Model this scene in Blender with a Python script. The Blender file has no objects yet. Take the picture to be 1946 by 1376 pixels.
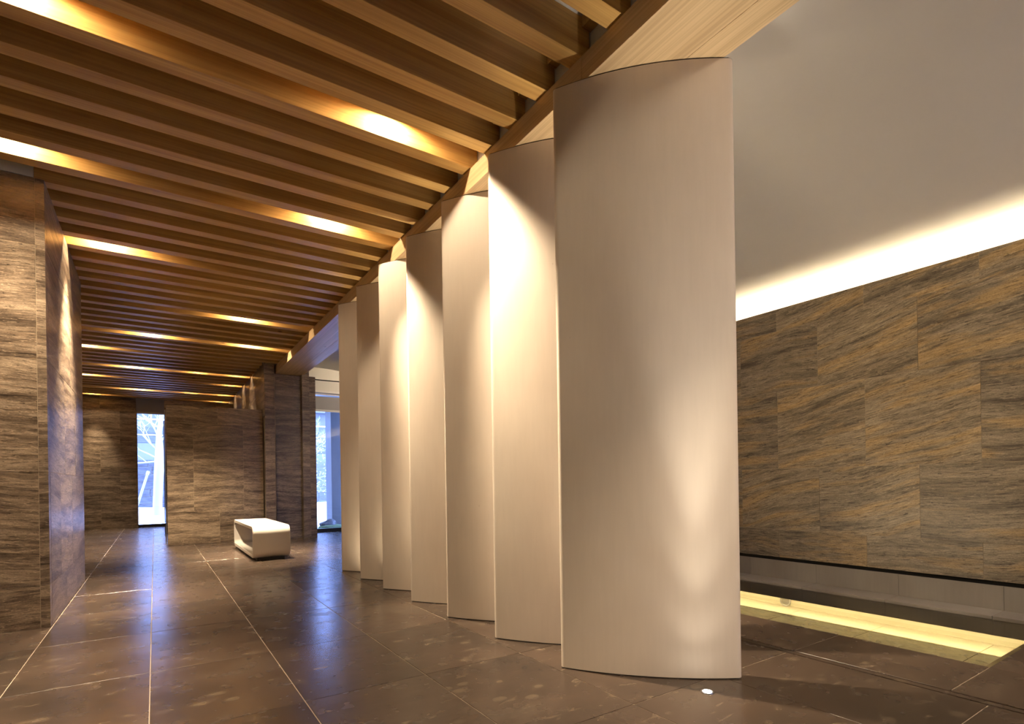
import bpy, bmesh, math, random
from mathutils import Vector, Matrix
random.seed(7)
SC = bpy.context.scene
COL = SC.collection

# ------------------------------------------------------------------ camera
# world axes: +Y runs along the hall, +X to the right, Z up; the eye is 1 m above the floor
FPX, CYPX, YAW, ROLL = 1022.0, 917.0, math.radians(33.618), math.radians(-0.8578)
cam = bpy.data.cameras.new('camera')
cam.sensor_fit = 'HORIZONTAL'
cam.sensor_width = 36.0
cam.lens = FPX / 1946.0 * 36.0
cam.shift_y = (CYPX - 688.0) / 1946.0
cam.clip_start, cam.clip_end = 0.02, 200
camo = bpy.data.objects.new('camera', cam)
COL.objects.link(camo)
_f = Vector((math.sin(YAW), math.cos(YAW), 0))
_r = Vector((math.cos(YAW), -math.sin(YAW), 0))
_u = Vector((0, 0, 1))
r2 = _r * math.cos(ROLL) + _u * math.sin(ROLL)
u2 = -_r * math.sin(ROLL) + _u * math.cos(ROLL)
m = Matrix((r2, u2, -_f)).transposed().to_4x4()
m.translation = Vector((0, 0, 1.0))
camo.matrix_world = m
SC.camera = camo

# ------------------------------------------------------------------ world, exposure
SC.view_settings.view_transform = 'Standard'
SC.view_settings.look = 'None'
SC.view_settings.exposure = 0.35
SC.view_settings.gamma = 1.0
SC.view_settings.use_curve_mapping = False
SKY = 22.0
w = bpy.data.worlds.new('sky')
SC.world = w
w.use_nodes = True
nt = w.node_tree
bg = nt.nodes['Background']
bg.inputs['Color'].default_value = (0.27, 0.40, 1.0, 1)
bg.inputs['Strength'].default_value = SKY
SC.cycles.use_denoising = True
SC.cycles.max_bounces = 5
SC.cycles.diffuse_bounces = 3
SC.cycles.glossy_bounces = 2
SC.cycles.transparent_max_bounces = 8
SC.cycles.sample_clamp_indirect = 8.0
SC.cycles.caustics_reflective = False
SC.cycles.caustics_refractive = False

WARM = (1.0, 0.80, 0.55)
LAMP_W = 520.0
SPILL_W = 55.0


def portal(name, loc, rot, sx, sy):
    l = bpy.data.lights.new(name, 'AREA')
    l.shape = 'RECTANGLE'
    l.size, l.size_y = sx, sy
    l.cycles.is_portal = True
    o = bpy.data.objects.new(name, l)
    o.location, o.rotation_euler = loc, rot
    COL.objects.link(o)


# daylight portals sit in the three glazed openings and face into the rooms
portal('window_portal', (0.02, 16.72, 1.46), (math.radians(-90), 0, 0), 0.78, 2.9)
portal('window_portal', (3.9, 11.95, 1.4), (math.radians(-90), 0, 0), 2.6, 2.7)
portal('window_portal', (4.95, -3.2, 1.05), (math.radians(90), 0, 0), .3, 2.1)


# ------------------------------------------------------------------ helpers
def tag(o, label=None, cat=None, group=None, kind=None):
    if label: o['label'] = label
    if cat: o['category'] = cat
    if group: o['group'] = group
    if kind: o['kind'] = kind
    return o


def empty(name, loc=(0, 0, 0), label=None, cat=None, group=None, kind=None, parent=None):
    o = bpy.data.objects.new(name, None)
    o.empty_display_size = 0.1
    o.location = loc
    COL.objects.link(o)
    if parent: o.parent = parent
    return tag(o, label, cat, group, kind)


class MB:
    """collects geometry, builds one mesh object"""
    def __init__(self):
        self.v, self.f, self.s = [], [], []

    def add(self, vs, fs, smooth=False):
        n = len(self.v)
        self.v += [tuple(p) for p in vs]
        for q in fs:
            self.f.append(tuple(i + n for i in q))
            self.s.append(smooth)
        return self

    def box(self, x0, y0, z0, x1, y1, z1):
        vs = [(x0, y0, z0), (x1, y0, z0), (x1, y1, z0), (x0, y1, z0), (x0, y0, z1), (x1, y0, z1), (x1, y1, z1), (x0, y1, z1)]
        return self.add(vs, [(3, 2, 1, 0), (4, 5, 6, 7), (0, 1, 5, 4), (1, 2, 6, 5), (2, 3, 7, 6), (3, 0, 4, 7)])

    def prism(self, pts, z0, z1, smooth=False, caps=True):
        n = len(pts)
        vs = [(x, y, z0) for x, y in pts] + [(x, y, z1) for x, y in pts]
        self.add(vs, [(i, (i + 1) % n, n + (i + 1) % n, n + i) for i in range(n)], smooth)
        if caps:
            self.add(vs, [tuple(range(n))[::-1], tuple(range(n, 2 * n))])
        return self

    def tube(self, pts, radii, seg=10, smooth=True, caps=True):
        rings = []
        for i, p in enumerate(pts):
            p = Vector(p)
            a = Vector(pts[max(i - 1, 0)]); b = Vector(pts[min(i + 1, len(pts) - 1)])
            d = (b - a).normalized()
            s = d.orthogonal().normalized() if i == 0 else (rings_s - d * rings_s.dot(d)).normalized()
            rings_s = s
            t = d.cross(s)
            r = radii[i] if hasattr(radii, '__len__') else radii
            rings.append([p + (s * math.cos(2 * math.pi * k / seg) + t * math.sin(2 * math.pi * k / seg)) * r for k in range(seg)])
        vs = [q for R in rings for q in R]
        fs = []
        for i in range(len(pts) - 1):
            for k in range(seg):
                fs.append((i * seg + k, i * seg + (k + 1) % seg, (i + 1) * seg + (k + 1) % seg, (i + 1) * seg + k))
        self.add(vs, fs, smooth)
        if caps:
            L = (len(pts) - 1) * seg
            self.add(vs, [tuple(range(seg))[::-1], tuple(range(L, L + seg))])
        return self

    def mesh(self, name, mat):
        me = bpy.data.meshes.new(name)
        me.from_pydata(self.v, [], self.f)
        me.polygons.foreach_set('use_smooth', self.s)
        bm = bmesh.new(); bm.from_mesh(me)
        bmesh.ops.recalc_face_normals(bm, faces=bm.faces)
        bm.to_mesh(me); bm.free()
        if mat: me.materials.append(mat)
        return me

    def build(self, name, mat, parent=None, loc=(0, 0, 0)):
        o = bpy.data.objects.new(name, self.mesh(name, mat))
        o.location = loc
        COL.objects.link(o)
        if parent: o.parent = parent
        return o


_cache = {}


def piece(name, mat, parent, x0, y0, z0, x1, y1, z1, bev=0.0):
    """box part centred on its own origin; alike pieces share mesh data"""
    sx, sy, sz = x1 - x0, y1 - y0, z1 - z0
    key = (name, mat.name, round(sx, 4), round(sy, 4), round(sz, 4), bev)
    if key not in _cache:
        me = MB().box(-sx / 2, -sy / 2, -sz / 2, sx / 2, sy / 2, sz / 2).mesh(name, mat)
        if bev:
            bm = bmesh.new(); bm.from_mesh(me)
            bmesh.ops.bevel(bm, geom=list(bm.edges), offset=bev, segments=1, affect='EDGES')
            bm.to_mesh(me); bm.free()
        _cache[key] = me
    o = bpy.data.objects.new(name, _cache[key])
    COL.objects.link(o)
    o.location = ((x0 + x1) / 2, (y0 + y1) / 2, (z0 + z1) / 2)
    if parent: o.parent = parent
    return o


# ------------------------------------------------------------------ materials
class NT:
    def __init__(self, name):
        self.m = bpy.data.materials.new(name)
        self.m.use_nodes = True
        self.t = self.m.node_tree
        self.b = self.t.nodes['Principled BSDF']

    def n(self, typ, **kw):
        nd = self.t.nodes.new('ShaderNode' + typ)
        for k, v in kw.items():
            if k.startswith('i_'):
                key = k[2:].replace('_', ' ')
                sock = nd.inputs[int(key)] if key.isdigit() else nd.inputs[key]
                if hasattr(v, 'is_output') or isinstance(v, bpy.types.NodeSocket):
                    self.t.links.new(v, sock)
                else:
                    sock.default_value = v
            else:
                setattr(nd, k, v)
        return nd

    def link(self, a, b): self.t.links.new(a, b)

    def coord(self, rnd=30.0):
        tc = self.n('TexCoord').outputs['Object']
        if not rnd: return tc
        r = self.n('ObjectInfo').outputs['Random']
        mu = self.n('VectorMath', operation='SCALE', i_0=(rnd, rnd * 1.7, rnd * 0.6))
        self.link(r, mu.inputs['Scale'])
        return self.n('VectorMath', operation='ADD', i_0=tc, i_1=mu.outputs[0]).outputs[0]

    def scale(self, v, s): return self.n('VectorMath', operation='MULTIPLY', i_0=v, i_1=s).outputs[0]

    def noise(self, v, scale, detail=4, rough=.55, dist=0.0):
        return self.n('TexNoise', i_Vector=v, i_Scale=scale, i_Detail=detail, i_Roughness=rough, i_Distortion=dist).outputs['Fac']

    def ramp(self, fac, stops):
        nd = self.n('ValToRGB')
        self.link(fac, nd.inputs[0])
        e = nd.color_ramp.elements
        while len(e) < len(stops): e.new(0.5)
        for el, (p, c) in zip(e, stops):
            el.position = p
            el.color = (*c, 1) if len(c) == 3 else c
        return nd.outputs[0]

    def mix(self, fac, a, b, mode='MIX'):
        nd = self.n('Mix', data_type='RGBA', blend_type=mode)
        for s, v in ((nd.inputs[0], fac), (nd.inputs[6], a), (nd.inputs[7], b)):
            if isinstance(v, bpy.types.NodeSocket): self.link(v, s)
            else: s.default_value = v if not isinstance(v, tuple) or len(v) == 4 else (*v, 1)
        return nd.outputs[2]

    def math(self, op, a, b=0.0):
        nd = self.n('Math', operation=op)
        for s, v in ((nd.inputs[0], a), (nd.inputs[1], b)):
            if isinstance(v, bpy.types.NodeSocket): self.link(v, s)
            else: s.default_value = v
        return nd.outputs[0]

    def bump(self, h, strength, dist=0.01):
        nd = self.n('Bump', i_Strength=strength, i_Distance=dist)
        self.link(h, nd.inputs['Height'])
        self.link(nd.outputs[0], self.b.inputs['Normal'])

    def base(self, c):
        if isinstance(c, bpy.types.NodeSocket): self.link(c, self.b.inputs['Base Color'])
        else: self.b.inputs['Base Color'].default_value = (*c, 1)

    def set(self, **kw):
        for k, v in kw.items():
            s = self.b.inputs[k.replace('_', ' ')]
            if isinstance(v, bpy.types.NodeSocket): self.link(v, s)
            else: s.default_value = v
        return self


def plain(name, col, rough=.6, metal=0.0, spec=.5):
    t = NT(name)
    t.base(col)
    t.set(Roughness=rough, Metallic=metal, Specular_IOR_Level=spec)
    return t.m


def travertine(name, dark, mid, light, gold, tilt=0.04, rough=.33):
    t = NT(name)
    p = t.coord(40)
    # gentle undulation and a per-slab dip of the beds
    wav = t.noise(t.scale(p, (1, 1, .6)), 0.8, 1, .5)
    off = t.math('MULTIPLY', t.math('SUBTRACT', wav, .5), .22)
    sep = t.n('SeparateXYZ', i_0=t.n('TexCoord').outputs['Object'])
    dip = t.math('MULTIPLY', t.math('ADD', sep.outputs['X'], sep.outputs['Y']), t.math('MULTIPLY', t.n('ObjectInfo').outputs['Random'], tilt))
    cx = t.n('CombineXYZ', i_Z=t.math('ADD', off, dip))
    q = t.n('VectorMath', operation='ADD', i_0=p, i_1=cx.outputs[0]).outputs[0]
    beds = t.noise(t.scale(q, (.5, .5, 5.5)), 2.4, 5, .68, .12)
    fine = t.noise(t.scale(q, (2.6, 2.6, 26)), 3.6, 3, .75, .25)
    grit = t.noise(t.scale(q, (1, 1, 2)), 90, 1, .6)
    gmask = t.noise(t.scale(q, (.45, .45, 3.6)), 2.2, 3, .62, .1)
    c = t.ramp(beds, [(.30, dark), (.47, mid), (.62, light), (.75, mid)])
    c = t.mix(t.ramp(gmask, [(.50, (0, 0, 0)), (.62, (1, 1, 1))]), c, gold, 'MIX') if gold else c
    f2 = t.ramp(fine, [(.34, (.30, .27, .25)), (.47, (.95, .95, .95)), (.56, (1, 1, 1)), (.70, (1.55, 1.5, 1.42))])
    c = t.mix(.9, c, f2, 'MULTIPLY')
    vein = t.noise(t.scale(q, (.7, .7, 9)), 2.0, 4, .72, .2)
    c = t.mix(t.ramp(vein, [(.495, (0, 0, 0)), (.505, (.55, .55, .55)), (.515, (0, 0, 0))]), c, tuple(min(1, v * 1.9) for v in light))
    pit = t.noise(t.scale(q, (3.0, 3.0, 12)), 5.0, 3, .8, .1)
    c = t.mix(t.ramp(pit, [(.30, (.85, .85, .85)), (.38, (0, 0, 0))]), c, tuple(v * .45 for v in dark))
    g2 = t.ramp(grit, [(.34, (.62, .6, .58)), (.5, (1, 1, 1))])
    c = t.mix(.6, c, g2, 'MULTIPLY')
    rnd = t.n('ObjectInfo').outputs['Random']
    tone = t.ramp(rnd, [(0, (.84, .84, .85)), (1, (1.10, 1.09, 1.06))])
    c = t.mix(1.0, c, tone, 'MULTIPLY')
    t.base(c)
    t.set(Roughness=rough, Specular_IOR_Level=.5)
    t.bump(t.math('ADD', fine, t.math('MULTIPLY', grit, .4)), .2, .005)
    return t.m


def timber(name, dark, light, along='X', rough=.5):
    t = NT(name)
    p = t.coord(25)
    s = {'X': (.35, 9, 9), 'Y': (9, .35, 9)}[along]
    s2 = {'X': (.9, 70, 70), 'Y': (70, .9, 70)}[along]
    g = t.noise(t.scale(p, s), 1.6, 2, .55, .3)
    f = t.noise(t.scale(p, s2), 1.3, 2, .6)
    c = t.ramp(g, [(.3, dark), (.7, light)])
    c = t.mix(.55, c, t.ramp(f, [(.35, (.74, .70, .66)), (.6, (1.06, 1.05, 1.04))]), 'MULTIPLY')
    k = t.n('TexVoronoi', i_Vector=t.scale(p, {'X': (1.1, 3.2, 3.2), 'Y': (3.2, 1.1, 3.2)}[along]), i_Scale=1.0).outputs['Distance']
    c = t.mix(t.ramp(k, [(.020, (.75, .75, .75)), (.05, (0, 0, 0))]), c, (.10, .045, .02))
    rnd = t.n('ObjectInfo').outputs['Random']
    c = t.mix(1.0, c, t.ramp(rnd, [(0, (.86, .84, .82)), (1, (1.08, 1.07, 1.06))]), 'MULTIPLY')
    t.base(c)
    t.set(Roughness=rough, Specular_IOR_Level=.3)
    t.bump(f, .12, .003)
    return t.m


def floor_stone(name, mul=1.0):
    t = NT(name)
    p = t.coord(30)
    a = t.noise(p, 1.3, 4, .6, .3)
    b = t.noise(t.scale(p, (1.0, 2.2, 1)), 7, 3, .62, .5)
    c = t.ramp(a, [(.3, (0.0310 * mul, 0.0232 * mul, 0.0187 * mul)), (.55, (0.0594 * mul, 0.0406 * mul, 0.0304 * mul)), (.75, (0.0851 * mul, 0.0645 * mul, 0.0490 * mul))])
    c = t.mix(t.ramp(b, [(.60, (0, 0, 0)), (.76, (.62, .62, .62))]), c, (0.1678 * mul, 0.1251 * mul, 0.0851 * mul))
    v = t.n('TexVoronoi', i_Vector=t.scale(p, (4.2, 6.5, 1)), i_Scale=1.0).outputs['Distance']
    c = t.mix(t.ramp(v, [(.10, (.42, .42, .42)), (.22, (0, 0, 0))]), c, (0.1549 * mul, 0.1161 * mul, 0.0774 * mul))
    rnd = t.n('ObjectInfo').outputs['Random']
    c = t.mix(1.0, c, t.ramp(rnd, [(0, (.90, .90, .90)), (1, (1.10, 1.09, 1.08))]), 'MULTIPLY')
    t.base(c)
    w = t.noise(t.scale(p, (1, 1, 1)), 9, 2, .6)
    t.set(Roughness=t.ramp(w, [(.3, (.21, .21, .21)), (.7, (.29, .29, .29))]), Specular_IOR_Level=.5)
    t.bump(t.noise(t.scale(p, (.8, 2.4, 1)), 5.0, 2, .5), .09, .010)
    return t.m


def plaster(name, col, brush=.06, rough=.55):
    t = NT(name)
    p = t.coord(12)
    a = t.noise(t.scale(p, (1, 1, .6)), 1.6, 3, .6)
    b = t.noise(t.scale(p, (14, 14, 1.5)), 3, 2, .6)
    c = t.mix(1.0, col, t.ramp(a, [(.3, (1 - brush * 1.6, 1 - brush * 1.9, 1 - brush * 2.0)), (.7, (1 + brush * .4, 1 + brush * .4, 1 + brush * .4))]), 'MULTIPLY')
    c = t.mix(.5, c, t.ramp(b, [(.3, (1 - brush, 1 - brush, 1 - brush)), (.7, (1, 1, 1))]), 'MULTIPLY')
    s = t.n('TexVoronoi', i_Vector=t.scale(p, (6, 6, 3.3)), i_Scale=1.0).outputs['Distance']
    c = t.mix(t.ramp(s, [(.012, (.35, .35, .35)), (.03, (0, 0, 0))]), c, (.35, .24, .18))
    t.base(c)
    t.set(Roughness=rough, Specular_IOR_Level=.3)
    t.bump(b, .04, .003)
    return t.m


def emis(name, col, s):
    t = NT(name)
    t.base((0.8, 0.8, 0.8))
    t.set(Emission_Color=(*col, 1), Emission_Strength=s)
    return t.m


def sheet(name, tint, ior=1.45, rough=0.0):
    """clear pane or still water: fresnel mirror over tinted see-through"""
    m_ = bpy.data.materials.new(name)
    m_.use_nodes = True
    t = m_.node_tree
    t.nodes.clear()
    o = t.nodes.new('ShaderNodeOutputMaterial')
    mx = t.nodes.new('ShaderNodeMixShader')
    fr = t.nodes.new('ShaderNodeFresnel'); fr.inputs['IOR'].default_value = ior
    tr = t.nodes.new('ShaderNodeBsdfTransparent'); tr.inputs[0].default_value = (*tint, 1)
    gl = t.nodes.new('ShaderNodeBsdfGlossy'); gl.inputs['Roughness'].default_value = rough
    t.links.new(fr.outputs[0], mx.inputs[0])
    t.links.new(tr.outputs[0], mx.inputs[1])
    t.links.new(gl.outputs[0], mx.inputs[2])
    t.links.new(mx.outputs[0], o.inputs[0])
    return m_


M = {}
M['stone'] = travertine('brown_travertine', (.050, .034, .023), (.18, .130, .090), (.36, .275, .195), None)
M['stone_gold'] = travertine('golden_travertine', (.075, .060, .042), (.22, .178, .122), (.31, .255, .18), (.38, .265, .13), tilt=.22)
M['joint'] = plain('pale_joint', (.36, .29, .20), .9)
M['grout'] = plain('light_grout', (.34, .27, .20), .9)
M['floor'] = floor_stone('floor_stone')
M['slate'] = plaster('grey_stone', (.26, .235, .205, 1), .12, .42)
M['olive'] = floor_stone('wet_olive_stone', .3)
M['slat'] = timber('slat_timber', (.47, .26, .075), (.66, .41, .135), 'X')
M['beam'] = timber('beam_timber', (.52, .36, .19), (.66, .48, .27), 'Y')
M['column'] = plaster('column_plaster', (.72, .63, .53, 1))
M['white'] = plaster('ceiling_plaster', (.60, .57, .52, 1), .02)
M['wallwhite'] = plaster('wall_plaster', (.72, .68, .60, 1), .02)
M['bench'] = plain('white_lacquer', (.80, .74, .66), .28)
M['steel'] = plain('brushed_steel', (.55, .55, .57), .3, 1.0)
M['dark'] = plain('dark_bronze', (.018, .016, .015), .4)
M['black'] = plain('shadow_gap', (.006, .005, .004), .9)
M['blind'] = plain('grey_blind', (.30, .29, .30), .8)
M['rail'] = plain('pale_rail', (.62, .60, .58), .5)
M['glass'] = sheet('window_glass', (.94, .97, .98))
M['water'] = sheet('still_water', (.84, .79, .60), 1.33)
M['lens'] = emis('warm_lens', (1.0, .78, .5), 25)
M['uplens'] = emis('white_lens', (1.0, .93, .80), 40)
M['led'] = emis('warm_strip', (1.0, .85, .55), 3)
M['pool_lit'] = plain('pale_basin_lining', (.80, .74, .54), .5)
M['snow'] = plain('pale_gravel', (.62, .62, .60), .9)
M['garden_stone'] = travertine('garden_stone', (.045, .045, .05), (.065, .065, .07), (.09, .09, .09), None)
M['bark'] = plain('pale_bark', (.34, .32, .29), .9)
M['branch'] = plain('frosted_twig', (.40, .39, .37), .9)
M['concrete'] = plaster('garden_concrete', (.15, .15, .15, 1), .08)
M['rock'] = plain('dark_rock', (.10, .10, .10), .8)
M['moss'] = plain('moss', (.10, .15, .06), .95)
M['leaf'] = plain('pale_leaf', (.52, .55, .50), .8)

# ------------------------------------------------------------------ floor
floor = MB()
floor.box(-3.6, -3.2, -.20, 3.012, 16.9, -.0025)
floor.box(3.012, -3.2, -.20, 3.10, 12.2, -.05)
floor.box(3.10, -3.2, -.20, 3.614, 12.2, -.0025)
floor.box(3.614, -3.2, -.20, 5.6, .955, -.0025)
floor.box(3.614, 8.2, -.20, 5.6, 12.2, -.0025)
floor.box(4.97, .955, -.030, 5.6, 8.2, -.0025)
FL = tag(floor.build('floor', M['grout']), 'dark brown stone tiled floor with thin pale joints', 'floor', kind='structure')
G = .0022
XL = [-.633 + .6015 * k for k in range(-5, 7)]
XL[0] = -3.6
XL[-1] = 3.012 + G
YL = [-3.2, -2.79, -1.89, -.99, -.09, .81, 1.71, 2.61, 3.52, 4.49] + [4.49 + .965 * k for k in range(1, 13)]
YL[-1] = 16.52
for i in range(len(XL) - 1):
    for j in range(len(YL) - 1):
        dz = random.uniform(-.0006, .0006)
        piece('floor_tile', M['floor'], FL, XL[i] + G, YL[j] + G, -.02 + dz, XL[i + 1] - G, YL[j + 1] - G, dz, .0012)
# slot drain cover and pool coping
yy = -3.2
while yy < 11.9:
    piece('drain_cover', M['floor'], FL, 3.022, yy + .001, -.02, 3.062, min(yy + 1.8, 12.0) - .001, 0)
    yy += 1.8
YC = [-3.2, -2.735, -1.995, -1.255, -.515, .225, .965, 1.705, 2.445, 3.185, 3.925, 4.665, 5.405, 6.145, 6.885, 7.625, 8.3, 9.0, 9.7, 10.4, 11.1, 11.8]
for j in range(len(YC) - 1):
    piece('floor_tile', M['floor'], FL, 3.078, YC[j] + G, -.02, 3.614, YC[j + 1] - G, 0, .0012)
    if YC[j + 1] < 1.0:
        piece('floor_tile', M['floor'], FL, 3.618, YC[j] + G, -.02, 5.2, YC[j + 1] - G, 0, .0012)
    if YC[j] > 8.2:
        piece('floor_tile', M['floor'], FL, 3.618, YC[j] + G, -.02, 5.2, YC[j + 1] - G, 0, .0012)
YF = [1.30 - .335] + [1.30 + .675 * k for k in range(0, 11)]
YF = [y for y in YF if y < 8.2] + [8.2]
for j in range(len(YF) - 1):
    piece('coping_tile', M['slate'], FL, 4.94, YF[j] + G, -.028, 5.20, YF[j + 1] - G, 0, .0012)

# ------------------------------------------------------------------ pool
PO = empty('reflecting_pool', (4.3, 4.5, -.28), 'shallow reflecting pool with a glowing slot along its far side', 'pool')
def ppart(mb, name, mat): 
    o = mb.build(name, mat); o.parent = PO; o.matrix_parent_inverse = PO.matrix_world.inverted() if False else Matrix.Translation((-4.3, -4.5, .28)); return o
POx = Matrix.Translation((-4.3, -4.5, .28))
def ppiece(*a, **k):
    o = piece(*a, **k); o.parent = PO; o.matrix_parent_inverse = POx; return o
# floor of the basin, lit lining behind the apron, apron tiles
YP = [.90] + [1.376 + .71 * k for k in range(0, 10)]
YP[-1] = 8.2
for j in range(len(YP) - 1):
    ppiece('basin_tile', M['olive'], None, 3.57, YP[j] + G, -.30, 4.935, YP[j + 1] - G, -.28)
    ppiece('lining_tile', M['pool_lit'], None, 4.938, YP[j] + G, -.30, 5.26, YP[j + 1] - G, -.279)
ppart(MB().box(3.55, .88, -.33, 5.32, 8.25, -.30), 'basin_slab', M['joint'])
ppart(MB().box(3.55, .88, -.30, 3.612, 8.25, -.02), 'near_wall', M['olive'])
ppart(MB().box(3.612, .88, -.30, 5.26, 1.012, -.030), 'end_ledge', M['slate'])
ppart(MB().box(3.612, 8.15, -.30, 5.26, 8.25, -.02), 'far_end_wall', M['olive'])
ppart(MB().box(5.26, .95, -.30, 5.32, 8.25, -.031), 'recess_wall', M['pool_lit'])
YA = [.965, 1.294] + [1.294 + .677 * k for k in range(1, 11)]
YA = [y for y in YA if y < 8.2] + [8.2]
for j in range(len(YA) - 1):
    ppiece('apron_tile', M['slate'], None, 4.94, YA[j] + G / 2, -.135, 4.965, YA[j + 1] - G / 2, -.0295)
ppart(MB().add([(3.612, .965, -.022), (4.94, .965, -.022), (4.94, 8.2, -.022), (3.612, 8.2, -.022)], [(0, 1, 2, 3)]), 'water', M['water'])
ppart(MB().box(4.967, 1.0, -.042, 4.985, 8.1, -.032), 'light_strip', M['led'])
ring = MB()
ring.tube([(5.246 , 2.98 + .05 * math.cos(a), -.225 + .05 * math.sin(a)) for a in [2 * math.pi * k / 24 for k in range(25)]], .008, 6, caps=False)
nz = ppart(ring, 'nozzle_ring', M['rail'])
ppart(MB().tube([(5.262, 2.98, -.225), (5.25, 2.98, -.225)], .04, 16), 'nozzle_plate', M['steel'])
l = bpy.data.lights.new('pool_light', 'AREA')
l.shape = 'RECTANGLE'; l.size, l.size_y = .010, 7.0
l.energy = 24; l.color = (1.0, .85, .60)
lo = bpy.data.objects.new('pool_light', l)
COL.objects.link(lo)
lo.location = (4.974, 4.55, -.046)
lo.rotation_euler = (0, math.radians(-25), 0)
lo.parent = PO; lo.matrix_parent_inverse = POx

# riser along the foot of the right wall
RI = tag(MB().box(5.212, -3.2, -.02, 5.30, 11.9, .178).build('baseboard_right', M['joint']), 'low grey stone plinth under the golden stone wall', 'plinth', kind='structure')
YR = [1.30 + .675 * k for k in range(-6, 16)] + [11.9]
YR[0] = -3.2
for j in range(len(YR) - 1):
    piece('plinth_tile', M['slate'], RI, 5.20, YR[j] + G / 2, 0.0005, 5.211, YR[j + 1] - G / 2, .18)


# ------------------------------------------------------------------ stone walls
def panels_x(parent, mat, x0, x1, rows, ylists, gap=.0014, name='panel', jit=.0006):
    """slabs on a wall that faces -X or +X: rows = z edges, ylists = joints per row"""
    for k in range(len(rows) - 1):
        ys = ylists[k % len(ylists)]
        for a, b in zip(ys[:-1], ys[1:]):
            d = random.uniform(-jit, jit)
            piece(name, mat, parent, x0 + d, a + gap, rows[k] + gap, x1 + d, b - gap, rows[k + 1] - gap)


def panels_y(parent, mat, y0, y1, rows, xlists, gap=.0014, name='panel', jit=.0006):
    for k in range(len(rows) - 1):
        xs = xlists[k % len(xlists)]
        for a, b in zip(xs[:-1], xs[1:]):
            d = random.uniform(-jit, jit)
            piece(name, mat, parent, a + gap, y0 + d, rows[k] + gap, b - gap, y1 + d, rows[k + 1] - gap)


# right wall, top stops short of the vault so the cove can shine out
WR = tag(MB().box(5.2025, -3.2, .215, 5.27, 11.9, 2.688).build('wall_right', M['joint']), 'long golden brown travertine wall under a glowing cove', 'wall', kind='structure')
ya = [1.415 + .795 * k for k in range(-5, 13)] + [11.9]; ya[0] = -3.2
yb = [1.812 + .796 * k for k in range(-6, 13)] + [11.9]; yb[0] = -3.2
panels_x(WR, M['stone_gold'], 5.20, 5.22, [.212, .492, 1.098, 1.863, 2.47, 2.692], [ya, yb])
tag(MB().box(5.225, -3.2, .17, 5.30, 11.9, .213).build('trim_1', M['black']), 'black shadow gap between plinth and golden wall', 'gap', kind='structure')
tag(MB().box(5.55, -3.4, -.30, 5.70, 12.0, 2.60).build('wall_right_core', M['wallwhite']), 'plastered outer wall behind the cove', 'wall', kind='structure')

# left pier
WL = tag(MB().box(-3.5, 5.1145, 0, -.6425, 7.44, 3.24).build('wall_left', M['joint']), 'tall brown travertine pier at the left edge', 'wall', kind='structure')
zl = [0.001, .31, 1.128, 1.946, 2.764, 3.246]
panels_y(WL, M['stone'], 5.112, 5.133, zl, [[-3.5, -2.6, -1.65, -.694]])
for k in range(len(zl) - 1):
    piece('corner_panel', M['stone'], WL, -.692, 5.112, zl[k] + .001, -.640, 5.20, zl[k + 1] - .001)
panels_x(WL, M['stone'], -.660, -.640, zl, [[5.202, 6.02, 6.75, 7.45], [5.202, 5.72, 6.45, 7.45]])
panels_y(WL, M['stone'], 7.442, 7.46, zl, [[-3.5, -2.6, -1.65, -.64]])

piece('head_infill', M['wallwhite'], WL, -3.5, 5.115, 3.25, -.70, 5.145, 3.46)

# far wall with the tall window
WF = tag(MB().box(-3.6, 16.503, 0, -.372, 16.75, 3.46).box(.425, 16.503, 0, 1.9, 16.75, 3.46).box(-.38, 16.56, 2.93, .43, 16.75, 3.46)
         .build('wall_far', M['joint']), 'far brown travertine wall around the narrow tall window', 'wall', kind='structure')
zf = [.001, .60, 1.37, 2.02, 2.93, 3.40]
panels_y(WF, M['stone'], 16.50, 16.528, zf, [[-3.6, -2.6, -1.80, -1.09, -.366], [-3.6, -2.3, -1.45, -.70, -.366]])
panels_y(WF, M['stone'], 16.50, 16.528, zf, [[.42, 1.05, 1.72]])
for sx in (-.370, .402):
    piece('reveal_panel', M['stone'], WF, sx, 16.529, .001, sx + .02, 16.75, 2.93)
piece('lintel_panel', M['blind'], WF, -.362, 16.53, 2.935, .418, 16.555, 3.30)

# corridor wall and pier that carries the beam
WP = tag(MB().box(1.725, 10.82, 0, 1.90, 16.5, 3.44).box(1.80, 10.86, 0, 2.55, 11.2, 3.10).build('wall_pier', M['joint']), 'brown travertine pier carrying the end of the timber beam', 'wall', kind='structure')
zp = [.001, .57, 1.145, 1.76, 2.43, 3.24]
panels_x(WP, M['stone'], 1.70, 1.724, [2.30, 2.75, 3.40], [[10.72, 11.6, 12.6, 13.6, 14.6, 15.6, 16.49], [10.72, 12.1, 13.1, 14.1, 15.1, 16.49]])
panels_x(WP, M['stone'], 1.70, 1.724, [.001, 1.15, 2.30], [[11.1, 12.2, 13.3, 14.4, 15.5, 16.49]])
for k in range(5):
    piece('edge_panel', M['stone'], WP, 1.70, 10.69, zp[k] + .001, 1.865, 10.718 if zp[k + 1] > 2.3 else 10.818, zp[k + 1] - .001)
    if k < 4: piece('panel', M['stone'], WP, 1.867, 10.825, zp[k] + .001, 2.355, 10.855, zp[k + 1] - .001)
piece('panel', M['stone'], WP, 1.867, 10.825, 2.432, 2.355, 10.855, 3.10)
for k in range(5):
    piece('edge_panel', M['stone'], WP, 2.357, 10.70, zp[k] + .001, 2.488, 10.858, (3.24 if k == 4 else zp[k + 1]) - .001)
    piece('edge_panel', M['stone'], WP, 2.490, 10.72, zp[k] + .001, 2.605, 11.75, (3.09 if k == 4 else zp[k + 1]) - .001)

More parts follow.
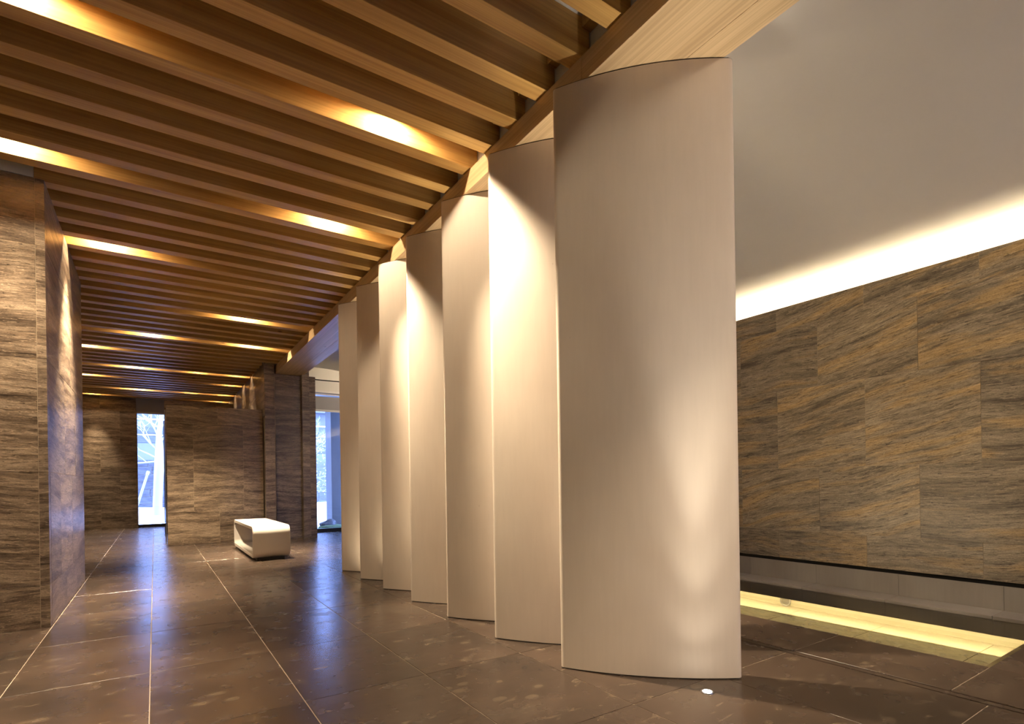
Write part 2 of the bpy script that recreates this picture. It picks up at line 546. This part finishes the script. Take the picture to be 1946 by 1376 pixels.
# free-standing screen in front of the corridor
WS = tag(MB().box(.185, 10.953, 0, 1.695, 11.08, 2.42).build('wall_screen', M['joint']), 'low brown travertine screen wall behind the white bench', 'wall', kind='structure')
panels_y(WS, M['stone'], 10.95, 10.97, [.001, .57, 1.145], [[.182, .97, 1.697], [.182, .575, 1.365, 1.697]])
panels_y(WS, M['stone'], 10.95, 10.97, [1.145, 1.49, 2.12], [[.182, .575, 1.365, 1.697]])
panels_y(WS, M['stone'], 10.95, 10.97, [2.12, 2.425], [[.182, .96, 1.697]])
piece('end_panel', M['stone'], WS, .182, 10.972, .001, .199, 11.08, 2.424)
WS2 = tag(MB().box(.215, 14.0, 0, 1.545, 14.10, 2.90).build('wall_screen_rear', M['joint']), 'second travertine screen wall further down the corridor', 'wall', kind='structure')
panels_y(WS2, M['stone'], 13.98, 13.999, [.001, .8, 1.6, 2.45, 2.915], [[.205, .9, 1.55], [.205, .55, 1.2, 1.55]])
piece('end_panel', M['stone'], WS2, .20, 14.001, .001, .214, 14.10, 2.914)
po = empty('door_post', (.183, 13.57, 0), 'slim dark metal post beside the end of the screen wall', 'post')
MB().box(-.010, -.03, 0, .006, .03, 2.41).build('shaft', M['dark'], po)
MB().box(-.022, -.05, 0, .010, .05, .012).build('foot_plate', M['steel'], po)
ep = empty('edge_trim', (.168, 11.5, 0), 'pale polished metal strip running behind the end of the screen wall', 'trim')
MB().box(-.006, -.02, 0, .006, .02, 2.40).build('strip', M['steel'], ep)
MB().box(-.012, -.03, 0, .012, .03, .01).build('foot', M['steel'], ep)

# end wall of the pool room, with its big window
WE = tag(MB().box(2.40, 11.78, 3.25, 5.6, 12.0, 3.66).box(4.9, 11.78, 0, 5.6, 12.0, 3.25).box(2.40, 11.78, 0, 2.605, 12.0, 3.25).build('wall_end', M['wallwhite']), 'cream plaster wall above the pool room window', 'wall', kind='structure')
piece('lintel_shadow', M['black'], WE, 2.61, 11.76, 3.232, 4.9, 11.80, 3.25)
piece('lintel_panel', M['white'], WE, 2.61, 11.775, 3.02, 4.9, 11.81, 3.23)
piece('lintel_rail', M['rail'], WE, 2.61, 11.77, 2.975, 4.9, 11.82, 3.019)


def window(name, x0, x1, y, z1, label, blind=None):
    wnd = empty(name, ((x0 + x1) / 2, y, 0), label, 'window', kind='structure')
    ox, oy = (x0 + x1) / 2, y
    MB().box(x0 - ox, -.02, .001, x1 - ox, .04, .075).build('bottom_rail', M['dark'], wnd)
    MB().box(x0 - ox, -.015, z1 - .04, x1 - ox, .035, z1).build('top_rail', M['rail'], wnd)
    for s in (x0 - ox, x1 - ox - .02):
        MB().box(s, -.015, .075, s + .02, .035, z1 - .04).build('jamb', M['dark'], wnd)
    MB().box(x0 - ox + .02, 0, .05, x1 - ox - .02, .008, z1 - .03).build('pane', M['glass'], wnd)
    if blind:
        MB().box(x0 - ox + .02, -.03, blind[0], x1 - ox - .02, -.024, blind[1]).build('roller_blind', M['blind'], wnd)
        MB().box(x0 - ox + .02, -.036, blind[0] - .045, x1 - ox - .02, -.018, blind[0]).build('blind_bar', M['rail'], wnd)
    return wnd


window('window_1', -.366, .418, 16.60, 2.93, 'narrow floor to ceiling window in the far travertine wall')
window('window_2', 2.61, 4.9, 11.84, 2.975, 'tall window behind the columns with a grey roller blind', (2.62, 2.90))

# rear wall behind the viewer, with a window on the pool side
tag(MB().box(-3.8, -3.4, 0, 4.8, -3.2, 3.6).box(5.1, -3.4, 0, 5.7, -3.2, 3.6).box(4.8, -3.4, 2.1, 5.1, -3.2, 3.6)
    .build('wall_back', M['wallwhite']), 'plain plaster wall behind the viewer', 'wall', kind='structure')
window('window_3', 4.8, 5.1, -3.3, 2.1, 'glazed opening behind the viewer on the pool side')
tag(MB().box(-3.8, -3.4, 0, -3.6, 16.9, 3.6).build('wall_side', M['wallwhite']), 'plain wall closing the hall on the left', 'wall', kind='structure')
tag(MB().box(1.9, 11.2, 0, 2.4, 16.9, 3.6).build('wall_link', M['wallwhite']), 'blank wall between corridor and garden', 'wall', kind='structure')

# ------------------------------------------------------------------ ceilings
CE = tag(MB().box(-3.8, -3.4, 3.462, 2.32, 16.9, 3.70).build('ceiling', M['white']), 'timber slatted ceiling over the hall', 'ceiling', kind='structure')
PITCH, Y0, SW = .30, 1.847, .105
NK = range(-5, 49)
for k in NK:
    y = Y0 + PITCH * k
    x1 = 1.968 if y < 10.6 else 1.69
    piece('slat', M['slat'], CE, -3.6, y, 3.252, x1, y + SW, 3.461, .0015)
# plaster infill above the beam, behind the slat ends
IN = tag(MB().box(1.974, -3.3, 3.253, 2.10, 11.7, 3.462).build('trim_2', M['wallwhite']), 'pale infill panel above the beam behind the slat ends', 'infill', kind='structure')
for k in NK:
    y = Y0 + PITCH * k + SW
    if y < 10.4:
        piece('blocking', M['slat'], CE, 1.912, y + .004, 3.40, 1.972, y + PITCH - SW - .004, 3.46)

# vaulted ceiling of the pool room, running down to the cove
prof = [(2.10, 3.50)]
for i in range(0, 29):
    t_ = i / 28
    x = 2.9 + 2.60 * t_
    prof.append((x, 3.50 - .75 * t_ ** 1.9))
prof += [(5.54, 2.73), (5.55, 2.5)]
back = [(x, z + .12) for x, z in prof[:-2]] + [(5.70, 2.87), (5.70, 2.5)]
vs, fs = [], []
for yv in (-3.4, 12.0):
    vs += [(x, yv, z) for x, z in prof] + [(x, yv, z) for x, z in back]
n = len(prof)
for i in range(n - 1):
    fs.append((i, i + 1, 2 * n + i + 1, 2 * n + i))
    fs.append((n + i, n + i + 1, 3 * n + i + 1, 3 * n + i))
vm = MB(); vm.add(vs, fs, True)
vm.add(vs, [tuple(range(n)) + tuple(range(2 * n - 1, n - 1, -1)), tuple(range(2 * n, 3 * n)) + tuple(range(4 * n - 1, 3 * n - 1, -1))])
tag(vm.build('ceiling', M['white']), 'smooth grey white vaulted ceiling over the pool', 'ceiling', kind='structure')
tag(MB().box(2.10, -3.4, 3.40, 2.33, 12.0, 3.56).build('trim_3', M['wallwhite']), 'plaster edge where the vault meets the beam', 'trim', kind='structure')

# cove trough and its strip lamp
CV = empty('cove_light', (5.40, 4.4, 2.585), 'hidden warm cove lamp glowing above the golden stone wall', 'lamp')
MB().box(-.13, -7.5, -.03, .15, 7.4, -.001).build('trough', M['white'], CV)
MB().box(-.128, -7.3, 0, -.088, 7.2, .012).build('light_strip', M['led'], CV)
l = bpy.data.lights.new('cove_lamp', 'AREA')
l.shape = 'RECTANGLE'; l.size, l.size_y = .075, 14.4
l.energy = 170; l.color = (1.0, .82, .55)
lo = bpy.data.objects.new('cove_lamp', l); COL.objects.link(lo)
lo.location = (-.090, -.05, .018); lo.rotation_euler = (math.radians(180), 0, 0)
lo.parent = CV

# ------------------------------------------------------------------ timber beam
BE = empty('ceiling_beam', (2.155, 4.0, 3.11), 'long pale timber beam on top of the row of columns', 'beam')
bx = Matrix.Translation((-2.155, -4.0, -3.11))
def bp(*a, **k):
    o = piece(*a, **k); o.parent = BE; o.matrix_parent_inverse = bx; return o
for (a, b) in ((-3.2, 2.149), (2.150, 6.90), (6.901, 10.96)):
    bp('timber', M['beam'], None, 1.910, a, 3.11, 2.2445, b - .0005, 3.251, .0012)
for (a, b) in ((-3.2, 4.60), (4.601, 10.96)):
    bp('timber', M['beam'], None, 2.2455, a, 3.11, 2.400, b - .0005, 3.251, .0012)

# ------------------------------------------------------------------ columns
def blade():
    L, vm_, ve = .455, .083, .028
    pts = []
    N = 26
    for i in range(N + 1):
        u = -L + ve + (2 * L - 2 * ve) * i / N
        pts.append((u, -(ve + (vm_ - ve) * (1 - (u / (L - ve)) ** 2))))
    for i in range(1, 8):
        a = -math.pi / 2 + math.pi * i / 8
        pts.append((L - ve + ve * math.cos(a), ve * math.sin(a)))
    for i in range(N + 1):
        u = L - ve - (2 * L - 2 * ve) * i / N
        pts.append((u, ve + (vm_ - ve) * (1 - (u / (L - ve)) ** 2)))
    for i in range(1, 8):
        a = math.pi / 2 + math.pi * i / 8
        pts.append((-L + ve + ve * math.cos(a), ve * math.sin(a)))
    return pts


BL = blade()
def scaled(s): 
    return [(x * s, y * s) for x, y in BL]
shaft = MB().prism(BL, .006, 3.104, True).mesh('shaft', M['column'])
foot = MB().prism([(x * .985, y * .94) for x, y in BL], 0.0005, .006).mesh('base_joint', M['dark'])
head = MB().prism([(x * .985, y * .94) for x, y in BL], 3.104, 3.1095).mesh('head_joint', M['dark'])
ords = ['widest cream plaster blade column, standing nearest beside the floor spotlight',
        'cream blade column directly behind the widest front one, second in the row',
        'third cream blade column in the row, counted from the widest front one',
        'fourth cream blade column, the middle one of the row of seven',
        'fifth cream blade column from the front, third from the far end of the row',
        'sixth cream blade column from the front, last but one in the row',
        'seventh and farthest cream blade column, beside the strip of garden window']
for i in range(7):
    t = empty('column', (2.135, 1.953 + .679 * i, 0), ords[i], 'column', 'row of blade columns under the beam')
    t.rotation_euler = (0, 0, math.radians(-46.4))
    for nm, me in (('shaft', shaft), ('base_joint', foot), ('head_joint', head)):
        o = bpy.data.objects.new(nm, me); COL.objects.link(o); o.parent = t

# floor spotlights, one at the pool-side foot of every column; the blades hide all but the first
up_ring = MB().tube([(0, 0, .0005), (0, 0, .004)], [.030, .029], 20).mesh('trim_ring', M['steel'])
up_lens = MB().tube([(0, 0, .004), (0, 0, .0055)], [.021, .020], 20).mesh('lens', M['uplens'])
upl = ['small bright spotlight set in the floor by the widest column'] + \
      ['floor spotlight hidden behind the %s column' % q for q in ('widest front', 'second', 'third', 'fourth', 'fifth', 'sixth')]
for i in range(7):
    UP = empty('floor_uplight', (2.153, 1.606 + .679 * i, 0), upl[i], 'lamp', 'floor spotlights at the feet of the columns')
    for nm, me in (('trim_ring', up_ring), ('lens', up_lens)):
        o = bpy.data.objects.new(nm, me); COL.objects.link(o); o.parent = UP
    for nm, e, sz, tilt in (('uplight_beam', 210, 27, .0), ('uplight_flood', 34, 46, .0), ('uplight_spill', 3.5, 100, .0)):
        l = bpy.data.lights.new(nm, 'SPOT')
        l.energy = e; l.color = (1.0, .91, .76); l.spot_size = math.radians(sz); l.spot_blend = 1.0; l.shadow_soft_size = .02
        lo = bpy.data.objects.new(nm, l); COL.objects.link(lo); lo.parent = UP
        lo.location = (0, 0, .012)
        lo.rotation_euler = Vector((tilt, tilt, 1.0)).to_track_quat('-Z', 'Y').to_euler()
    if i:   # added fill spots at the rear ones, to brighten the vault over the pool
        l = bpy.data.lights.new('added_vault_fill', 'SPOT')
        l.energy = 75 if i < 5 else 130; l.color = (1.0, .82, .56); l.spot_size = math.radians(120); l.spot_blend = 1.0; l.shadow_soft_size = .03
        lo = bpy.data.objects.new('added_vault_fill', l); COL.objects.link(lo); lo.parent = UP
        lo.location = (0, 0, .012)
        lo.rotation_euler = Vector((.75, (.0, .0, .0, .0, .5, 1.0, 1.6)[i], 1.0)).to_track_quat('-Z', 'Y').to_euler()

# ------------------------------------------------------------------ downlights hidden between the slats
can = MB().tube([(0, 0, .055), (0, 0, .0)], [.036, .036], 14, caps=False).tube([(0, 0, .055), (0, 0, .05)], .036, 14).mesh('housing', M['dark'])
lens = MB().tube([(0, 0, .008), (0, 0, .004)], .030, 14).mesh('lens', M['lens'])


def downlight(x, k, label, power=1.0, aim=None, size=48, spill=1.0):
    y = Y0 + PITCH * k - (PITCH - SW) / 2
    t = empty('downlight', (x, y, 3.405), label, 'lamp', 'downlights recessed between the ceiling slats')
    for nm, me in (('housing', can), ('lens', lens)):
        o = bpy.data.objects.new(nm, me); COL.objects.link(o); o.parent = t
    for nm, e, sz, bl in (('beam', LAMP_W * power, size, 1.0), ('spill', SPILL_W * spill, 178, .35)):
        l = bpy.data.lights.new(nm, 'SPOT')
        l.energy = e; l.color = WARM
        l.spot_size = math.radians(sz); l.spot_blend = bl; l.shadow_soft_size = .022
        o = bpy.data.objects.new(nm, l); COL.objects.link(o); o.parent = t
        o.location = (0, 0, -.004)
        if aim and nm == 'beam':
            o.rotation_euler = (Vector(aim) - Vector((x, y, 3.4))).to_track_quat('-Z', 'Y').to_euler()
    return t


downlight(1.30, 5, 'downlight glowing between slats in front of the third column', 2.1, (2.15, 2.48, 1.4), 56)
downlight(-.55, 5, 'downlight at the upper left corner, glowing on the same slat as the nearest one', 1.8)
downlight(1.31, 10, 'downlight glowing between slats beside the sixth column', 2.1, (2.15, 3.95, 1.4), 54)
downlight(-.80, 10, 'downlight glowing at the left edge just in front of the tall pier', 1.0, (-.78, 4.80, 0), 54)
downlight(-.34, 15, 'downlight beside the right face of the left pier', 3.6, (-.48, 6.25, 0), 58)
downlight(1.05, 21, 'downlight above the near end of the white bench', 3.2, (1.15, 8.2, 0), 46)
downlight(.0, 26, 'downlight in mid ceiling, left of the bench and nearer than the screen wall', 1.8, (.25, 10.3, 0), 70)
downlight(1.32, 26, 'downlight above the far end of the white bench', 3.0, (1.3, 9.1, 0), 46)
downlight(-.90, 30, 'downlight close to the far edge of the left pier, over the dark passage', 1.6)
downlight(-.29, 35, 'downlight above the corridor in front of the narrow window, first of three in its row', 1.5)
downlight(.74, 35, 'middle downlight of three over the corridor behind the screen wall', .5, spill=.22)
downlight(1.44, 35, 'downlight by the corridor wall, rightmost of three behind the screen wall', .5, spill=.22)
downlight(-1.16, 39, 'downlight at the left of the fourth row from the window, by the pier edge', 1.4)
downlight(1.45, 39, 'downlight alone against the corridor wall between two rows of three', .4, spill=.22)
downlight(-.27, 44, 'downlight nearest above the narrow tall window, left of three', 1.2)
downlight(.77, 44, 'middle downlight of the row of three closest to the far wall', .4, spill=.22)
downlight(1.45, 44, 'rightmost downlight of the row of three closest to the far wall', .4, spill=.22)
downlight(-1.19, 48, 'last downlight on the left, grazing the far travertine wall', .8, spill=.3)
downlight(1.47, 48, 'last downlight on the right, above the rear screen wall', .4, spill=.22)
downlight(-.60, 0, 'downlight over the foreground floor, out of sight above the picture', 1.0)
downlight(-.60, -5, 'downlight behind the viewer on the pier side of the hall', 1.0)
downlight(1.30, -5, 'added fill downlight behind the viewer, brightening the widest column', .25, (1.9, 1.7, 1.9), 120)  # unseen lamp added to brighten the nearest column

# added fill spots, none seen: they brighten the stone wall, widest column and end wall
for xv, yv, d, e, lab in ((3.3, -.9, (1.5, 2.2, -2.2), 190, 'added unseen fill spotlight nearer the viewer, brightening the pool room'),
                  (3.3, -2.2, (1.5, 2.2, -2.2), 190, 'added unseen fill spotlight by the rear wall, brightening the pool room'),
                  (2.8, -1.5, (-.6, 3.4, -1.3), 170, 'added unseen fill spotlight behind the viewer, brightening the widest column'),
                  (3.7, 10.5, (-.3, 1.2, -.5), 110, 'added unseen fill spotlight behind the columns, brightening the end wall')):
    t = empty('added_vault_spot', (xv, yv, 3.44), lab, 'lamp', 'added fill spotlights in the pool room vault')
    for nm, me in (('housing', can), ('lens', lens)):
        o = bpy.data.objects.new(nm, me); COL.objects.link(o); o.parent = t
    l = bpy.data.lights.new('beam', 'SPOT')
    l.energy = e; l.color = (1.0, .80, .58); l.spot_size = math.radians(120); l.spot_blend = 1.0; l.shadow_soft_size = .16
    o = bpy.data.objects.new('beam', l); COL.objects.link(o); o.parent = t
    o.location = (0, 0, -.004)
    o.rotation_euler = Vector(d).to_track_quat('-Z', 'Y').to_euler()

# ------------------------------------------------------------------ bench
BN = empty('bench', (1.315, 8.88, 0), 'white lacquered tube shaped bench with rounded corners in front of the screen wall', 'bench')
def rr(hy, z0, z1, r, n=8):
    pts = []
    for (cy_, cz_, a0) in ((hy - r, z1 - r, 0), (-hy + r, z1 - r, 90), (-hy + r, z0 + r, 180), (hy - r, z0 + r, 270)):
        for i in range(n + 1):
            a = math.radians(a0 + 90 * i / n)
            pts.append((cy_ + r * math.cos(a), cz_ + r * math.sin(a)))
    return pts
out, inn = rr(1.02, .035, .465, .105), rr(.975, .08, .42, .065)
hw = .235
nn = len(out)
b = MB()
vs = [(-hw + .008, y, z) for y, z in out] + [(hw - .008, y, z) for y, z in out] + [(-hw, y, z) for y, z in rr(1.012, .043, .457, .098)] + [(hw, y, z) for y, z in rr(1.012, .043, .457, .098)] \
    + [(-hw, y, z) for y, z in inn] + [(hw, y, z) for y, z in inn]
fs = []
for i in range(nn):
    j = (i + 1) % nn
    fs += [(i, j, nn + j, nn + i), (4 * nn + i, 4 * nn + j, 5 * nn + j, 5 * nn + i)]
b.add(vs, fs, True)
fs = []
for i in range(nn):
    j = (i + 1) % nn
    fs += [(i, j, 2 * nn + j, 2 * nn + i), (nn + i, nn + j, 3 * nn + j, 3 * nn + i), (2 * nn + i, 2 * nn + j, 4 * nn + j, 4 * nn + i), (3 * nn + i, 3 * nn + j, 5 * nn + j, 5 * nn + i)]
b.add(vs, fs, False)
bm_ = b.mesh('shell', M['bench'])
bm = bmesh.new(); bm.from_mesh(bm_); bmesh.ops.remove_doubles(bm, verts=bm.verts, dist=1e-5); bmesh.ops.recalc_face_normals(bm, faces=bm.faces); bm.to_mesh(bm_); bm.free()
o = bpy.data.objects.new('shell', bm_); COL.objects.link(o); o.parent = BN
MB().box(-.175, -.93, 0.0005, .175, .93, .037).build('plinth', M['dark'], BN)

# ------------------------------------------------------------------ garden outside the windows
gm = MB()
gx = [-6 + i * .75 for i in range(25)]
gy = [12.02 + j * .75 for j in range(19)]
vs = []
for y in gy:
    for x in gx:
        z = -.03 + max(0, y - 15.5) * .055 + .03 * math.sin(x * 1.7 + y) + .02 * math.sin(2.3 * y - x)
        vs.append((x, y, min(z, .6)))
fs = [(j * 25 + i, j * 25 + i + 1, (j + 1) * 25 + i + 1, (j + 1) * 25 + i) for j in range(18) for i in range(24)]
keep = []
for q in fs:
    cx_ = sum(vs[i][0] for i in q) / 4; cy_ = sum(vs[i][1] for i in q) / 4
    if cy_ > 17.0 or cx_ > 2.75: keep.append(q)
gm.add(vs, keep, True)
tag(gm.build('ground', M['snow']), 'bright pale gravel ground of the garden outside', 'ground', kind='structure')
GW = tag(MB().box(-6, 22.03, 0, 12, 22.3, 1.93).build('garden_wall', M['joint']), 'dark coursed stone wall at the back of the garden', 'garden wall', kind='structure')
zz = [.2, .46, .71, .95, 1.22, 1.47, 1.72, 1.95]
for k in range(7):
    xs = [-2.5]
    while xs[-1] < 9: xs.append(xs[-1] + random.uniform(.6, 1.1))
    for a, b2 in zip(xs[:-1], xs[1:]):
        piece('stone', M['garden_stone'], GW, a + .006, 22.0 + random.uniform(-.01, .01), zz[k] + .006, b2 - .006, 22.06, zz[k + 1] - .006)
HS = empty('neighbour_house', (0, 25, 0), 'pale blue house with dark shutters behind the garden wall', 'house')
MB().box(-8, 0, 0, 14, 4, 4.3).build('wall', M['concrete'], HS)
MB().box(-1.2, -.03, 2.75, .30, 0, 3.35).build('shutter', M['garden_stone'], HS)
MB().box(-1.2, -.06, 3.02, .30, -.03, 3.06).build('shutter_bar', M['rail'], HS)
MB().box(5.2, -.03, 2.45, 7.1, 0, 3.6).build('shutter', M['garden_stone'], HS)
MB().box(-8, -.7, 4.2, 14, 4.2, 4.4).build('eave', M['concrete'], HS)
MB().box(-8, -.05, 3.62, 14, 0, 3.68).build('ledge', M['rail'], HS)


def twig(mb, p, d, L, r, depth):
    q = p + d * L
    mb.tube([p, p + d * L * .5 + Vector((random.uniform(-.03, .03), 0, random.uniform(-.02, .04))) * L, q], [r, r * .8, r * .6], 5)
    if depth == 0: return
    for _ in range(3):
        a = Vector((random.uniform(-1, 1), random.uniform(-.8, .8), random.uniform(-.35, .9)))
        twig(mb, p + d * L * random.uniform(.45, 1), (d * .7 + a * .75).normalized(), L * random.uniform(.55, .75), r * .55, depth - 1)


TR = empty('garden_tree', (.07, 19.3, 0), 'pale barked garden tree with bare twigs seen through the narrow window', 'tree')
MB().tube([(0, 0, .1), (.0, 0, .5), (.03, 0, 1.2), (.07, 0, 1.85), (.06, 0, 2.6), (.16, 0, 3.4)], [.15, .125, .125, .135, .075, .05], 12).build('trunk', M['bark'], TR)
br = MB()
for z, a in ((1.85, (-.8, .1, .45)), (2.1, (-.7, -.2, .8)), (2.3, (.6, .2, .9)), (2.5, (-.4, .3, .9)), (2.8, (-.8, -.1, .5)), (2.75, (.5, -.3, .6)), (1.8, (-.9, .2, -.1))):
    twig(br, Vector((.06, 0, z)), Vector(a).normalized(), .62, .028, 3)
tag(br.build('branches', M['branch'], TR), kind='stuff')
SP = empty('tree_prop', (-.30, 19.1, 0), 'pale diagonal wooden prop leaning against the garden tree', 'prop')
MB().tube([(-.22, 0, .15), (.16, -.05, 1.5)], [.035, .032], 8).build('pole', M['bark'], SP)
MB().tube([(.13, -.04, 1.40), (.155, -.05, 1.48)], [.043, .043], 8).build('tie', M['branch'], SP)

CP = empty('concrete_pillar', (3.72, 13.6, 0), 'pale square concrete pillar just outside the garden window', 'pillar')
MB().box(-.11, -.2, -.05, .35, .3, 3.079).build('shaft', M['concrete'], CP)
MB().box(-.14, -.23, -.05, .38, .33, .02).build('base', M['concrete'], CP)
CN = tag(MB().box(2.62, 12.05, 3.08, 7.0, 15.2, 3.28).build('sky_blocker', M['concrete']), 'unseen concrete slab added over the garden pillar to block sky light', 'sky_blocker')  # out-of-view slab, added to keep sky reflections off the hall floor
T2 = empty('garden_shrub', (3.95, 16.2, 0), 'frosted shrub with drooping twigs outside the garden window', 'shrub')
MB().tube([(-.25, 0, .0), (-.2, 0, .9), (-.3, 0, 1.9), (-.15, 0, 2.4)], [.05, .04, .03, .02], 8).build('stem', M['bark'], T2)
br = MB()
for z, a in ((.9, (.6, .1, -.1)), (1.3, (.5, -.2, -.2)), (1.9, (.7, .2, .3)), (2.2, (.5, -.1, .6)), (1.7, (-.5, .1, .4)), (2.3, (.6, .1, .2))):
    twig(br, Vector((-.24, 0, z)), Vector(a).normalized(), .40, .018, 3)
tag(br.build('branches', M['branch'], T2), kind='stuff')
lf = MB()
for _ in range(260):
    c = Vector((random.gauss(.0, .22), random.gauss(0, .15), random.choice((random.gauss(2.05, .16), random.gauss(2.3, .12), random.gauss(1.2, .25)))))
    a = Vector((random.gauss(0, 1), random.gauss(0, 1), random.gauss(0, 1))).normalized() * .035
    b2 = a.orthogonal().normalized() * .02
    lf.add([c - a, c - b2, c + a, c + b2], [(0, 1, 2, 3)])
tag(lf.build('leaves', M['leaf'], T2), kind='stuff')


def rock(name, loc, r, mat, label, cat, sq=(1, 1, .6), seed=1, parent=None):
    rnd = random.Random(seed)
    bm = bmesh.new()
    bmesh.ops.create_icosphere(bm, subdivisions=3, radius=1)
    ph = [rnd.uniform(0, 6) for _ in range(6)]
    for v in bm.verts:
        c = v.co
        k = 1 + .16 * math.sin(3 * c.x + ph[0]) * math.sin(2.6 * c.y + ph[1]) + .12 * math.sin(5 * c.z + ph[2] + 2 * c.x) + .06 * math.sin(9 * c.y + ph[3])
        v.co = Vector((c.x * sq[0], c.y * sq[1], c.z * sq[2])) * k * r
    me = bpy.data.meshes.new(name); bm.to_mesh(me); bm.free()
    me.materials.append(mat)
    o = bpy.data.objects.new(name, me); COL.objects.link(o); o.location = loc
    if parent: o.parent = parent
    if label: tag(o, label, cat)
    return o


MR = empty('mossy_rock', (3.47, 13.15, -.03), 'dark rock in a patch of green moss just outside the garden window', 'rock')
rock('rock', (0, 0, .08), .17, M['rock'], None, None, (1.1, .9, .75), 3, MR)
rock('moss', (.03, -.05, -.03), .36, M['moss'], None, None, (1.1, .9, .34), 5, MR)
